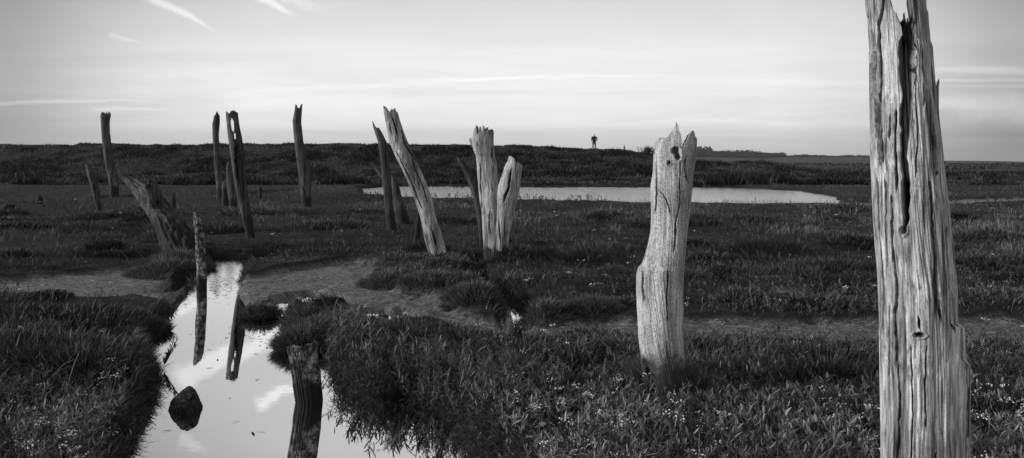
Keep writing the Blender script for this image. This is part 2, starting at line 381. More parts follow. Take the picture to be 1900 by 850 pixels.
# ------------------------------------------------------------------ weathered posts
def post(name, label, Y, rows, top, m, ref=None, dY=0.0, depth=.9, NT_=120, NR=140, cracks=(), holes=(), knots=(), rough=1.0, jag=.03,
         flank=None, lump_k=1.0, parent=None, cat='wooden post', group=None, hollow=.12, seed=1, twist=0.0, ground_py=None, wall=.62, bury=.7):
    """rows: (py, xl, xr) edges of the post as seen; top: (px, py) of the broken rim"""
    rows = sorted(rows, key=lambda r: -r[0]); pb, pt = rows[0][0], rows[-1][0]
    R_ = np.array([((pb-p)/(pb-pt), p, a, b) for p, a, b in rows], float)
    Yr = Y + dY*R_[:, 0]
    z_ = EYE - (R_[:, 1]-300)/F*Yr; xc = ((R_[:, 2]+R_[:, 3])/2-950)/F*Yr
    phi = math.atan(xc[0]/Y); et = (math.cos(phi), -math.sin(phi)); er = (math.sin(phi), math.cos(phi)); hw = (R_[:, 3]-R_[:, 2])/2/F*Yr*math.cos(phi)
    zb = z_[0]-bury
    z_ = np.concatenate([[zb], z_]); xc = np.concatenate([[xc[0]], xc]); hw = np.concatenate([[hw[0]*1.05], hw]); Yr = np.concatenate([[Yr[0]], Yr])
    if ref is None: ref = pt + (pb-pt)*.05
    ra = np.interp(-ref, -R_[:, 1], R_[:, 2]); rb = np.interp(-ref, -R_[:, 1], R_[:, 3])
    th = np.linspace(0, 2*np.pi, NT_, endpoint=False)
    S = np.cos(th); T = np.sin(th)     # T<0 is the side facing the viewer
    tp = np.array(top, float); tS = (tp[:, 0]-(ra+rb)/2)/((rb-ra)/2); Yt = Y+dY
    tz = tp[:, 1]
    o_ = np.argsort(tS, kind='stable')
    ztop = EYE-(np.interp(S*.97, tS[o_], tz[o_])-300)/F*(Yt+er[1]*depth*T*hw[-1]*.9)
    ztop = ztop + jag*(fbm(th*7.0, th*0+seed, 5, 3)) + jag*1.3*(vn(th*22, th*0+seed, 6)-.5) - jag*1.2*(T > .2)*vn(th*5, th*0+seed+3, 8)
    tt = np.linspace(0, 1, NR); TT, THg = np.meshgrid(tt, th, indexing='ij')
    ZZ = zb + TT*(ztop[None, :]-zb)
    def cs(Zv): return np.interp(Zv, z_, xc), np.interp(Zv, z_, hw), np.interp(Zv, z_, Yr)
    CXv, HW, CY = cs(ZZ)
    Sg = np.cos(THg); Tg = np.sin(THg)
    ang = THg + twist*(ZZ-zb)
    gr = np.abs(2*vn(ang*14+3*fbm(ang*2, ZZ*2, seed+7, 2), ZZ*2.2, seed)-1)
    gr2 = vn(ang*34, ZZ*5, seed+2)
    lump = fbm(np.cos(ang)*1.3+seed, np.sin(ang)*1.3+ZZ*2.2, seed+4, 3)
    wm = HW.mean()
    rr = 1 + rough*(.10*lump_k*lump + .055*(gr-.6) + .04*(gr2-.5))
    CYf = CY+HW*(Sg*et[1]+depth*Tg*er[1]); PX = 950+F*(CXv+HW*(Sg*et[0]+depth*Tg*er[0]))/CYf; PY = 300+F*(EYE-ZZ)/CYf
    rot = np.zeros(ZZ.shape)
    for pts, wd, dp in cracks:
        c = np.array(sorted(pts, key=lambda p: p[1]), float)
        xx = np.interp(PY, c[:, 1], c[:, 0]); ww = np.interp(PY, c[:, 1], c[:, 2]) if c.shape[1] > 2 else wd
        sc_ = 3.0/CY.mean()+.4
        kn = np.arange(0, 1100, 9.0)*sc_-200; kr = np.random.default_rng(seed+int(c[0, 1])+300); kj = kr.uniform(-.5, .5, len(kn))*.45+np.convolve(kr.uniform(-.5, .5, len(kn)+4), np.ones(5)/2, 'valid')*.9
        kw = kr.uniform(.7, 1.15, len(kn)); jg = np.interp(PY, kn, kj)*wd*.75
        ends = ss(PY, c[0, 1]-2, c[0, 1]+wd*1.5+4)*(1-ss(PY, c[-1, 1]-wd*1.5-6, c[-1, 1]+2))
        ww = ww*np.interp(PY, kn, kw)*np.maximum(ends, .05)
        k = (1-ss(np.abs(PX-xx-jg), ww*.40, ww*.54))*(Tg < .1)*(ends > .02)
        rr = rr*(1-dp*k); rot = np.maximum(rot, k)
    for px, py, rx, ry, dp in knots:
        q_ = np.hypot((PX-px)/rx, (PY-py)/ry) + .3*fbm(PX*.12, PY*.12, seed+50, 2)
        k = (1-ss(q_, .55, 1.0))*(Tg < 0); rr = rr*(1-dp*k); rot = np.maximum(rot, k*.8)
        rim = np.exp(-((q_-1.25)/.25)**2)*(Tg < 0); rr = rr*(1+.05*rim)
    CXo = 0 if flank is None else np.interp(PY, [p for p, e_ in flank], [e_ for p, e_ in flank])/F*CY*ss(Sg, .62, .93)
    X1 = CXv + CXo + HW*rr*(Sg*et[0]+depth*Tg*er[0]); Y1 = CY + HW*rr*(Sg*et[1]+depth*Tg*er[1])
    V = [np.stack([X1, Y1, ZZ], -1).reshape(-1, 3)]; Rt = [rot.ravel()]
    F_ = []
    def grid(base0, rowsn, wrap=NT_):
        a = (base0+np.arange(rowsn-1)[:, None]*wrap+np.arange(wrap)[None, :]); b = base0+np.arange(rowsn-1)[:, None]*wrap+(np.arange(wrap)[None, :]+1) % wrap
        F_.append(np.stack([a.ravel(), b.ravel(), (b+wrap).ravel(), (a+wrap).ravel()], 1))
    # inner wall of the decayed heart
    floor_z = ztop.min()-hollow; NI = 14
    f = np.linspace(0, 1, NI)[:, None]
    zi = ztop[None, :] - f*(ztop[None, :]-floor_z); zi[0] -= .002
    cx2, hw2, cy2 = cs(zi)
    k = np.where(f < .02, .92, wall+(.10*(vn(th*9, th*0, seed+9)-.5))[None, :]) * np.ones_like(zi)
    k[1:] *= 1-.12*f[1:]
    rsc = rr[-1][None, :]
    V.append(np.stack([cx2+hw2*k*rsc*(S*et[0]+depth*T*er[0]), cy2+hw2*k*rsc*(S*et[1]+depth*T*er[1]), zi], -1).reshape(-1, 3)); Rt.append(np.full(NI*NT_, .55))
    grid(0, NR+NI)
    cx3, hw3, cy3 = cs(np.array([floor_z]))
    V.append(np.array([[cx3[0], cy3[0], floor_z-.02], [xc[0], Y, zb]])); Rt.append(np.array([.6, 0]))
    last = (NR+NI-1)*NT_; c1 = (NR+NI)*NT_
    i = np.arange(NT_); j = (i+1) % NT_
    F_.append(np.stack([last+i, last+j, np.full(NT_, c1)], 1)); F_.append(np.stack([j, i, np.full(NT_, c1+1)], 1))
    V = np.concatenate(V); Rt = np.concatenate(Rt)
    if holes:      # slots right through the hollow stem
        Q = F_[0]; cc_ = V[Q].mean(1); fx = 950+F*cc_[:, 0]/cc_[:, 1]; fy = 300+F*(EYE-cc_[:, 2])/cc_[:, 1]; inn = np.zeros(len(Q), bool)
        for P in holes: inn |= seg_dist(fx, fy, np.array(P, float))[1]
        F_[0] = Q[~inn]
    base = np.array([xc[1], Y, z_[1]])
    loc = tuple(base) if parent is None else None
    if parent is not None: base = np.array(parent.location)
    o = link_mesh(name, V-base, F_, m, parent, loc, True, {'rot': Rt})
    if parent is None: tag(o, label, cat, group)
    return o

def empty(name, loc, label, cat, group=None):
    e = bpy.data.objects.new(name, None); C.objects.link(e); e.location = loc; return tag(e, label, cat, group)
GRP = 'broken posts standing out in the marsh'

# the great split post beside the viewer
post('split_post', 'tallest nearest bleached post, deeply cracked, its broken top beyond the frame', 3.0,
  [(1010,1634,1786),(850,1632,1781),(770,1631,1780),(682,1630,1779),(606,1629,1777),(530,1627,1775),(460,1622,1768),(380,1617,1760),(290,1613,1750),(230,1612,1743),(160,1611,1736),
   (150,1611,1735),(90,1610,1731),(80,1609,1727),(50,1607,1724),(28,1605,1722),(22,1604,1719),(-30,1598,1717),(-90,1592,1716)],
  [(1606,-62),(1630,-85),(1648,-40),(1657,-5),(1661,15),(1669,32),(1674,52),(1677,60),(1679,30),(1681,26),(1683,62),(1686,32),(1688,50),(1690,60),(1692,55),(1695,72),(1696.5,72),(1698,-50),(1708,-80),(1716,-45),(1723,-60)], M_hero, ref=50,
  flank=[(600,0),(609,11),(668,12),(676,20),(850,18),(1010,18)], lump_k=.5,
  NT_=840, NR=640, rough=.6, jag=.012, depth=.95, hollow=.55, wall=.72, seed=3, group=GRP,
  cracks=[([(1685,30,32),(1685,110,33),(1685,180,29),(1681,250,20),(1679,330,17),(1681,400,14),(1678,432,9)], 9, .72),
          ([(1602,-20,5),(1606,30,7),(1614,62,13),(1621,95,15),(1622,130,11),(1625,180,9),(1632,240,15),(1635,310,10)], 6, .42),
          ([(1640,-20),(1635,30),(1631,50),(1633,90),(1638,140),(1634,200),(1633,240)], 6, .2),
          ([(1733,238),(1736,290),(1737,332)], 11, .4),
          ([(1650,210),(1648,262)], 5, .2), ([(1664,200),(1660,260),(1664,330),(1661,358)], 6, .22), ([(1654,360),(1657,420)], 5, .18),
          ([(1654,405),(1659,480),(1663,545),(1660,600),(1666,680),(1667,770),(1663,850),(1664,930)], 6, .25),
          ([(1724,330),(1732,420),(1736,500),(1740,560),(1747,600)], 6, .18), ([(1704,585),(1709,615)], 5, .2), ([(1626,330),(1630,420),(1637,520),(1636,620)], 4, .1),
          ([(1641,330),(1643,420),(1645,500)], 4, .12), ([(1690,640),(1694,760),(1690,900)], 3.5, .1), ([(1738,840),(1735,930)], 8, .25),
          ([(1720,640),(1717,720),(1719,800)], 3.5, .09), ([(1757,420),(1762,520),(1765,620)], 4, .12), ([(1773,600),(1777,720),(1776,900)], 4, .12), ([(1650,560),(1648,700)], 3.5, .1), ([(1700,120),(1703,240),(1700,330)], 3.5, .1),([(1712,90),(1716,200)], 3.5, .1)],
  knots=[(1705,622,12,5,.25),(1676,428,7,8,.25)])
post('splinter', None, 3.02, [(300,1738,1750),(240,1735,1744),(200,1735,1742),(165,1736,1742),(148,1739,1743)], [(1738,152),(1741,146),(1744,150)], M_hero, NT_=80, NR=60, parent=bpy.data.objects['split_post'], seed=4, jag=.004, hollow=.01, bury=.02)
# second pale post
post('hollow_topped_post', 'thick pale pitted post with two jagged horns and a knot hole', 4.75,
  [(765,1202,1284),(720,1196,1276),(680,1190,1271),(620,1184,1268),(570,1181,1269),(540,1180,1268),(510,1180,1269),(498,1183,1270),(490,1190,1271),(460,1200,1273),(430,1206,1276),(400,1208,1279),(345,1207,1285),(320,1211,1287),(290,1212,1291),(265,1216,1293),(245,1226,1293),(226,1232,1292)],
  [(1212,290),(1216,268),(1222,258),(1232,256),(1240,248),(1244,236),(1248,227),(1253,238),(1256,247),(1260,250),(1263,262),(1268,270),(1272,266),(1277,252),(1283,243),(1287,246),(1289,256),(1293,262)], M_pale, ref=262,
  NT_=460, NR=340, rough=.5, jag=.015, depth=.92, hollow=.12, wall=.75, seed=8, twist=.9, group=GRP,
  cracks=[([(1192,496),(1191,530),(1193,565)], 6, .3), ([(1277,340),(1270,310),(1272,290)], 4, .18), ([(1214,300),(1218,340),(1216,400)], 4, .12), ([(1222,350),(1236,370),(1244,400)], 3, .1),
          ([(1196,660),(1203,700),(1212,745)], 7, .3), ([(1240,500),(1238,560),(1240,600)], 3, .1), ([(1255,420),(1250,470)], 3, .1), ([(1262,300),(1262,380),(1252,440)], 3, .08)],
  knots=[(1254,280,9,7,.45), (1258,289,6,9,.35), (1241,302,4,4,.3)])
# leaning pale post
post('leaning_post', 'pale post leaning left with a pointed splinter at its top left corner', 11.3,
  [(496,804,830),(468,794,828),(440,787,821),(400,779,808),(365,768,801),(330,753,787),(290,734,769),(262,722,756),(240,718,748),(225,715,743),(208,712,738),(192,710,736)],
  [(710,192),(714,201),(719,203),(724,206),(729,203),(732,208),(735,202),(738,212)], M_lit, ref=210, NT_=240, NR=220, rough=1.0, jag=.04, seed=12, group=GRP, dY=-.3,
  cracks=[([(745,240),(757,275),(772,300)], 5, .25), ([(735,280),(760,330),(785,390)], 3, .15), ([(762,290),(782,340),(795,380)], 3, .15), ([(800,420),(812,460)], 4, .15), ([(728,215),(740,255)], 4, .2)])
# forked post
e = empty('forked_post', (-.22, 11.9, gz(-.22, 11.9)), 'pale forked post with one thick stem and a lower cupped limb', 'wooden post', GRP)
post('trunk', None, 11.9,
  [(490,897,944),(450,897,944),(400,894,944),(365,889,935),(330,886,926),(300,884,921),(290,883,918),(275,877,917),(262,870,916),(250,871,916),(232,872,916)],
  [(869,268),(871,258),(876,256),(880,238),(883,232),(885,248),(887,250),(890,233),(893,246),(895,232),(898,233),(901,246),(903,240),(905,236),(908,250),(910,246),(912,239),(915,243),(917,260)], M_lit, ref=258, NT_=240, NR=220,
  rough=.8, jag=.02, parent=e, seed=15, cracks=[([(890,300),(893,350),(890,410)], 3, .1), ([(907,390),(909,440)], 3, .15), ([(912,270),(914,300)], 3, .1)])
post('limb', None, 11.8,
  [(480,908,941),(440,912,945),(400,918,953),(365,920,961),(350,922,964),(330,929,966),(310,936,969),(298,942,969),(290,944,969)],
  [(944,290),(950,294),(955,299),(962,302),(966,305),(970,310)], M_lit, ref=305, NT_=180, NR=150, rough=.8, jag=.02, parent=e, seed=17,
  cracks=[([(951,312),(944,345),(934,380)], 6, .3), ([(925,400),(928,450)], 3, .12)])
post('thin_leaning_branch', 'thin dark splintered post leaning behind the forked pale post', 13.6,
  [(474,889,899),(440,889,898),(400,885,897),(370,878,893),(350,872,889),(320,860,874),(300,850,862),(288,846,856)], [(846,288),(850,292),(856,297)], M_dark, NT_=80, NR=90, seed=21, group=GRP, rough=1.6, dY=.4)
# posts on the left, seen against the sky
post('straight_post', 'lone upright dark post with a two-pronged top, right of the slotted post', 25.0,
  [(388,561,578),(345,556,577),(310,552,573),(285,549,568),(262,546,563),(225,543,559),(210,546,560),(194,548,561)], [(548,195),(550,200),(552,199),(555,201),(557,199),(560,194)], M_grey, ref=205, NT_=110, NR=150, seed=23, group=GRP, rough=1.3,
  cracks=[([(562,345),(566,370)], 3, .2)], jag=.05)
post('spiked_post', 'thin post ending in a long dark spike, left of the leaning pale post', 16.7,
  [(430,718,738),(400,715,731),(360,712,728),(320,708,724),(290,705,721),(265,702,718),(250,697,711),(235,692,702),(222,690,697)], [(690,222),(693,226),(697,238)], M_grey, NT_=110, NR=140, seed=25, group=GRP, rough=1.2, jag=.03)
post('broad_stub', 'short wide post just behind the spiked thin post', 19.0, [(418,736,762),(390,732,754),(360,728,744),(330,726,737),(322,726,731)], [(726,322),(729,330),(734,336)], M_grey, NT_=80, NR=80, seed=27, group=GRP, rough=1.4)
post('rotten_stump', 'small black rotten stump beside the foot of the leaning pale post', 14.5, [(436,768,780),(410,771,780),(396,773,779)], [(772,404),(776,396),(779,400)], M_dark, NT_=60, NR=50, seed=29, rough=1.8, cat='stump')
post('leaning_stick', 'faint thin stick leaning behind the spiked post', 30, [(350,722,732),(325,703,711),(300,685,691)], [(685,300),(688,302),(691,305)], M_grey, NT_=40, NR=50, seed=30, rough=1.5, cat='stick')
post('slotted_post', 'dark post with a long slot right through its upper part', 15.3,
  [(440,458,473),(410,450,469),(380,444,464),(345,436,459),(320,432,456),(290,428,454),(260,424,450),(235,421,445),(215,419,442),(206,419,441)], [(419,207),(423,209),(426,211),(429,206),(434,205),(438,206),(441,210)], M_grey, ref=215,
  NT_=200, NR=260, seed=31, group=GRP, rough=1.0, jag=.02, hollow=.75, wall=.66, holes=[[(428,223),(430,219),(433,222),(434,232),(435,242),(433.5,246),(430.5,242),(429,234)], [(434,248),(436,246),(438,252),(437,260),(435,258)]],
  cracks=[([(437,262,7),(440,320,6),(444,350,3)], 7, .4), ([(452,380),(455,410)], 3, .2)])
post('slim_post', 'slim dark upright post immediately left of the slotted post', 31.0,
  [(369,401,417),(345,401,415),(310,398,411),(275,396,407),(250,394,406),(230,394,408),(215,397,408),(206,400,405)], [(398,215),(401,207),(404,207),(408,216)], M_grey, ref=216, NT_=100, NR=140, seed=33, group=GRP, rough=1.4)
post('pale_stub', 'paler broken post half hidden behind the foot of the slotted post', 22.5, [(398,429,442),(370,424,440),(340,420,436),(310,420,432),(298,422,428)], [(421,303),(425,298),(430,306)], M_grey, NT_=80, NR=90, seed=35, group=GRP, rough=1.3)
post('low_stub', 'low rounded stump between the slim post and the slotted post', 26.0, [(372,411,425),(350,411,425),(334,413,424)], [(412,338),(417,333),(424,337)], M_grey, NT_=60, NR=50, seed=36, rough=1.5, cat='stump')
post('frayed_post', 'leftmost tall dark post, frayed at the top', 34.0,
  [(363,203,221),(345,203,221),(325,199,217),(300,194,211),(270,190,207),(245,188,204),(225,187,204),(214,186,206),(206,187,206)],
  [(186,216),(188,209),(190,214),(192,208),(195,211),(198,207),(200,213),(203,209),(206,214)], M_grey, ref=215, NT_=120, NR=140, seed=37, group=GRP, rough=1.1, jag=.10, cracks=[([(206,330),(209,350)], 3, .2)])
post('short_leaning_post', 'short post leaning left, in front of the frayed leftmost post', 21.4, [(405,181,193),(380,177,188),(350,169,184),(325,162,177),(306,158,168)], [(158,308),(162,306),(168,312)], M_grey, NT_=90, NR=90, seed=39, group=GRP, rough=1.2)
# fallen trunk and its neighbour stake in the creek
def log_tube(name, pts, m, parent=None, NT_=140, seed=1, rough=1.0, jag=.06, hollow=.12):
    """a broken trunk swept along a path of (px, py, half width, distance)"""
    P = np.array([((a-950)/F*Y, Y, EYE-(b-300)/F*Y) for a, b, hw_, Y in pts]); Rr = np.array([hw_/F*Y for a, b, hw_, Y in pts])
    d = np.concatenate([[0], np.cumsum(np.linalg.norm(np.diff(P, axis=0), axis=1))]); NR = 150
    q_ = np.linspace(0, d[-1], NR); C_ = np.stack([np.interp(q_, d, P[:, i]) for i in range(3)], 1); r_ = np.interp(q_, d, Rr)
    for i in range(3): C_[:, i] = np.convolve(np.pad(C_[:, i], 12, mode='reflect', reflect_type='odd'), np.ones(25)/25, 'valid')
    T_ = np.gradient(C_, axis=0); T_ /= np.linalg.norm(T_, axis=1)[:, None]
    A = np.cross(T_, np.array([0, 1., 0])); A /= np.linalg.norm(A, axis=1)[:, None]; B_ = np.cross(T_, A)
    th = np.linspace(0, 2*np.pi, NT_, endpoint=False); q2, TH = np.meshgrid(q_, th, indexing='ij')
    gr = np.abs(2*vn(TH*6+2*fbm(TH, q2*2, seed, 2), q2*2.0, seed)-1); gr = np.where(TH > 5.9, gr*(6.2832-TH)/.38+(TH-5.9)/.38*np.abs(2*vn(TH*0, q2*2.0, seed)-1), gr)
    rr = r_[:, None]*(1+rough*(.12*fbm(TH*0+np.cos(TH)*5, np.sin(TH)*5+q2*9, seed+8, 3)+.26*fbm(np.cos(TH)*1.5+seed, np.sin(TH)*1.5+q2*2.5, seed, 3)+.10*(gr-.5)))
    ext = jag*(fbm(th*3, th*0, seed+3, 3)*3+1*(vn(th*9, th*0, seed+5)-.5))*ss(q2, d[-1]*.8, d[-1])
    V = C_[:, None]+rr[..., None]*(np.cos(TH)[..., None]*A[:, None]+np.sin(TH)[..., None]*B_[:, None])+ext[..., None]*T_[:, None]
    inn = V[-1]*.55+C_[-1]*.45-T_[-1]*.02; cen = C_[-1]-T_[-1]*hollow
    Vv = np.concatenate([V.reshape(-1, 3), inn, cen[None], C_[:1]]); n = NT_
    i = np.arange(NR)[:, None]*n+np.arange(n)[None]; j = np.arange(NR)[:, None]*n+(np.arange(n)[None]+1) % n
    Q = np.stack([i.ravel(), j.ravel(), (j+n).ravel(), (i+n).ravel()], 1)
    a = NR*n+np.arange(n); b = NR*n+(np.arange(n)+1) % n; c = (NR+1)*n
    T3 = np.concatenate([np.stack([a, b, np.full(n, c)], 1), np.stack([(np.arange(n)+1) % n, np.arange(n), np.full(n, c+1)], 1)])
    base = np.array(parent.location) if parent else P[0]
    return link_mesh(name, Vv-base, [Q, T3], m, parent, None if parent else tuple(base), True, {'rot': np.concatenate([np.zeros(NR*n), np.full(n+2, .6)])})
e = empty('fallen_trunk', (-5.6, 12.7, .15), 'thick ragged trunk fallen over to the left behind the creek stake', 'tree trunk')
log_tube('trunk', [(368, 520, 36, 12.3), (348, 474, 33, 12.5), (322, 432, 28, 12.8), (300, 397, 24, 13.0), (277, 366, 20, 13.2), (252, 345, 12, 13.4), (228, 330, 6, 13.6)], M_rag, e, seed=41, rough=1.7, jag=.12)
log_tube('branch_stub', [(292, 385, 12, 12.9), (288, 362, 13, 12.8), (281, 346, 11, 12.75), (277, 341, 9, 12.7)], M_rag, e, seed=44, rough=1.3, jag=.05)
post('creek_stake', 'dark stake standing in the creek bend and mirrored below', 10.13, [(536,364,384),(500,365,384),(470,362,382),(440,362,381),(415,360,378),(394,358,371)], [(358,396),(362,393),(368,398),(372,404)], M_lichen, NT_=120, NR=120, seed=45, group=GRP, rough=1.3)
post('lichen_stump', 'blotchy flat-topped stump standing in the near creek water', 5.35, [(746,550,599),(720,545,597),(690,541,595),(665,537,592),(642,533,589),(636,533,588)], [(533,643),(545,640),(560,644),(572,638),(589,636)], M_lichen, ref=642,
  NT_=260, NR=160, seed=47, rough=1.5, jag=.015, hollow=.02, wall=.8, cat='stump', depth=.9)
post('small_stump', 'little dark stump on the mud path in front of the narrow channel', 6.4, [(640,949,970),(625,950,969),(612,953,967)], [(950,616),(955,611),(961,614),(967,612)], M_dark, NT_=80, NR=40, seed=49, rough=1.7, cat='stump', hollow=.02)
post('rotten_stub', 'pale crumbling stub in the grass left of the two-horned post', 4.05, [(850,1184,1216),(815,1186,1212),(785,1190,1213)], [(1190,795),(1196,782),(1203,786),(1208,776),(1213,784)], M_pale, NT_=140, NR=60, seed=51, rough=2.0, cat='stump', hollow=.04, jag=.03)
post('tiny_post', 'tiny grey post in the grass right of the slotted post', 30, [(368,479,487),(345,479,486)], [(479,348),(483,344),(486,349)], M_grey, NT_=40, NR=30, seed=53, rough=1.4, cat='stump')
post('thin_stub', 'thin grey stub standing in the grass right of the fallen trunk', 22, [(392,318,326),(365,318,326),(354,320,325)], [(318,358),(322,354),(326,360)], M_grey, NT_=40, NR=30, seed=55, rough=1.4, cat='stump')
post('low_leaning_stump', 'low pale stump at the far left edge of the grass', 27, [(382,66,78),(368,68,80),(361,70,76)], [(67,368),(74,361),(80,368)], M_grey, NT_=50, NR=40, seed=57, rough=1.8, cat='stump')
post('dark_log_end', 'black log end lying in the grass at the left frame edge', 24, [(398,0,26),(385,2,28),(378,8,27)], [(3,383),(12,378),(27,380)], M_dark, NT_=60, NR=40, seed=59, rough=1.8, cat='log')
post('mud_peg', 'short black peg by the left mud shore', 10.3, [(545,304,312),(533,303,311)], [(303,534),(307,531),(311,534)], M_dark, NT_=40, NR=20, seed=61, rough=1.6, cat='stump')
post('distant_marker', 'tiny marker stick on the sea wall right of the walker', 86, [(279,1157,1160),(270,1157.5,1159.5)], [(1157.5,271),(1158.5,269.5),(1159.5,271)], M_dark, NT_=16, NR=12, seed=63, cat='stick', hollow=.01)

# ------------------------------------------------------------------ boulder in the creek
def rock(name, label, cx, cy, rx, ry, rz, seed, m, cat='rock'):
    n = 120; k = 80
    th = np.linspace(0, 2*np.pi, n, endpoint=False); ph = np.linspace(0, np.pi, k)
    PH, TH = np.meshgrid(ph, th, indexing='ij')
    d = np.stack([np.sin(PH)*np.cos(TH), np.sin(PH)*np.sin(TH), np.cos(PH)], -1)
    r = np.full(PH.shape, 10.0); g = np.random.default_rng(seed)
    for i in range(34):      # facets of broken stone
        nn = g.normal(size=3); nn /= np.linalg.norm(nn)
        r = np.minimum(r, g.uniform(.8, 1.05)/np.maximum(d@nn, .05))
    r = np.minimum(r, 1.25)
    r = r*(1+.10*fbm(d[..., 0]*3+d[..., 2]*2, d[..., 1]*3+5, seed, 4)+.12*fbm(d[..., 0]*9+d[..., 2]*4, d[..., 1]*9+d[..., 2]*9, seed, 4))
    V = np.stack([d[..., 0]*r*rx, d[..., 1]*r*ry, d[..., 2]*r*rz], -1).reshape(-1, 3)
    i = np.arange(k-1)[:, None]*n+np.arange(n)[None, :]; j = np.arange(k-1)[:, None]*n+(np.arange(n)[None, :]+1) % n
    o = link_mesh(name, V, np.stack([i.ravel(), (i+n).ravel(), (j+n).ravel(), j.ravel()], 1), m, loc=(cx, cy, 0))
    return tag(o, label, cat)
m_r, t, b = mat('wet_dark_stone')
tc = t.new('ShaderNodeTexCoord'); P = tc.outputs['Object']
t.put(b.inputs['Base Color'], g3(t, t.ramp(t.noise(P, 40, 5, .75), [(.35, .012), (.52, .05), (.68, .15)]))); b.inputs['Roughness'].default_value = .7
bump(t, b, t.noise(P, 45, 6, .75), .03)
rock('rock', 'dark angular rock sitting in the creek near the left bank', (345-950)/F*5.2, 5.2, .115, .11, .135, 5, m_r)

# ------------------------------------------------------------------ walker on the sea wall
def skin_body(name, joints, edges, m, parent, lvl=2):
    me = bpy.data.meshes.new(name); me.from_pydata([j[0] for j in joints], edges, [])
    o = bpy.data.objects.new(name, me); C.objects.link(o)
    md = o.modifiers.new('s', 'SKIN'); md.use_smooth_shade = True
    sv = me.skin_vertices[0].data
    for i, j in enumerate(joints): sv[i].radius = j[1] if isinstance(j[1], tuple) else (j[1], j[1]); sv[i].use_root = (i == 0)
    ms = o.modifiers.new('u', 'SUBSURF'); ms.levels = lvl; ms.render_levels = lvl
    dg = bpy.context.evaluated_depsgraph_get(); dg.update()
    nm = bpy.data.meshes.new_from_object(o.evaluated_get(dg)); o.modifiers.clear(); o.data = nm
    nm.materials.clear(); nm.materials.append(m); o.parent = parent
    return o
def flat_mat(name, v, rough=.85):
    m, t, b = mat(name); tc = t.new('ShaderNodeTexCoord')
    t.put(b.inputs['Base Color'], g3(t, t.ramp(t.noise(tc.outputs['Object'], 30, 3), [(.3, v*.75), (.7, v*1.25)]))); b.inputs['Roughness'].default_value = rough
    return m
m_skin = flat_mat('skin', .25); m_coat = flat_mat('dark_cloth', .012); m_trs = flat_mat('trouser_cloth', .03); m_hair = flat_mat('hair', .01)
PY_ = 84.0; PX_ = (1102.5-950)/F*PY_; pz = gz(PX_, PY_)
man = empty('person', (PX_, PY_, pz), 'person in a dark coat standing on the sea wall, one hand on hip', 'person')
B = []; E = []
def J(p, r, prev=None):
    B.append((p, r)); k = len(B)-1
    if prev is not None: E.append((prev, k))
    return k
pel = J((0, 0, .93), (.15, .11)); wai = J((0, 0, 1.08), (.13, .10), pel); che = J((0, 0, 1.30), (.17, .12), wai); nb = J((0, .0, 1.45), (.08, .08), che); nk = J((.01, .0, 1.52), .055, nb)
h1 = J((.01, -.01, 1.60), (.075, .09), nk); h2_ = J((.01, 0, 1.70), (.075, .09), h1); h3 = J((.01, 0, 1.745), (.045, .05), h2_)
J((.01, .10, 1.625), .014, h1)   # nose, the figure faces away over the marsh
for s in (-1, 1):
    hp = J((s*.09, 0, .86), .095, pel); kn = J((s*.12, .02, .48), .062, hp); an = J((s*.13, 0, .08), .042, kn); J((s*.14, .15, .035), .036, an)
    sh = J((s*.20, 0, 1.40), .06, che); el = J((s*(.34 if s > 0 else .27), -.06, 1.14), .045, sh)
    wr = J((.20, .06, .98), .030, el) if s > 0 else J((-.25, .08, .92), .030, el)
    hd = J((.16, .11, .965), .034, wr) if s > 0 else J((-.24, .12, .84), .034, wr)
    c = B[hd][0]
    for i in range(4):
        f1 = J((c[0]-s*.0+(i-1.5)*.018, c[1]+.01, c[2]-.055-.006*(i in (1, 2))), .009, hd); J((c[0]+(i-1.5)*.018, c[1]-.015, c[2]-.085), .007, f1)
    th_ = J((c[0]-s*.04, c[1]+.03, c[2]-.01), .010, hd)
skin_body('body', B, E, m_skin, man)
Bc = []; Ec = []
def K(p, r, prev=None):
    Bc.append((p, r)); k = len(Bc)-1
    if prev is not None: Ec.append((prev, k))
    return k
a0 = K((0, 0, .98), (.19, .15)); a1 = K((0, 0, 1.1), (.175, .14), a0); a2 = K((0, 0, 1.30), (.205, .155), a1); a3 = K((0, 0, 1.45), (.11, .10), a2); K((0, 0, .80), (.20, .16), a0)
for s in (-1, 1):
    b1 = K((s*.21, 0, 1.40), .09, a2); b2 = K((s*(.345 if s > 0 else .275), -.06, 1.14), .072, b1); K((.22, .05, 1.0), .05, b2) if s > 0 else K((-.255, .07, .95), .05, b2)
skin_body('coat', Bc, Ec, m_coat, man)
Bc = []; Ec = []
a0 = K((0, 0, .92), (.165, .13))
for s in (-1, 1):
    b1 = K((s*.09, 0, .82), .115, a0); b2 = K((s*.12, .02, .48), .085, b1); K((s*.13, 0, .10), .07, b2)
skin_body('trousers', Bc, Ec, m_trs, man)
Bc = []; Ec = []
a0 = K((.01, -.015, 1.66), (.085, .098)); K((.01, -.012, 1.74), (.066, .075), a0)
skin_body('hair', Bc, Ec, m_hair, man)

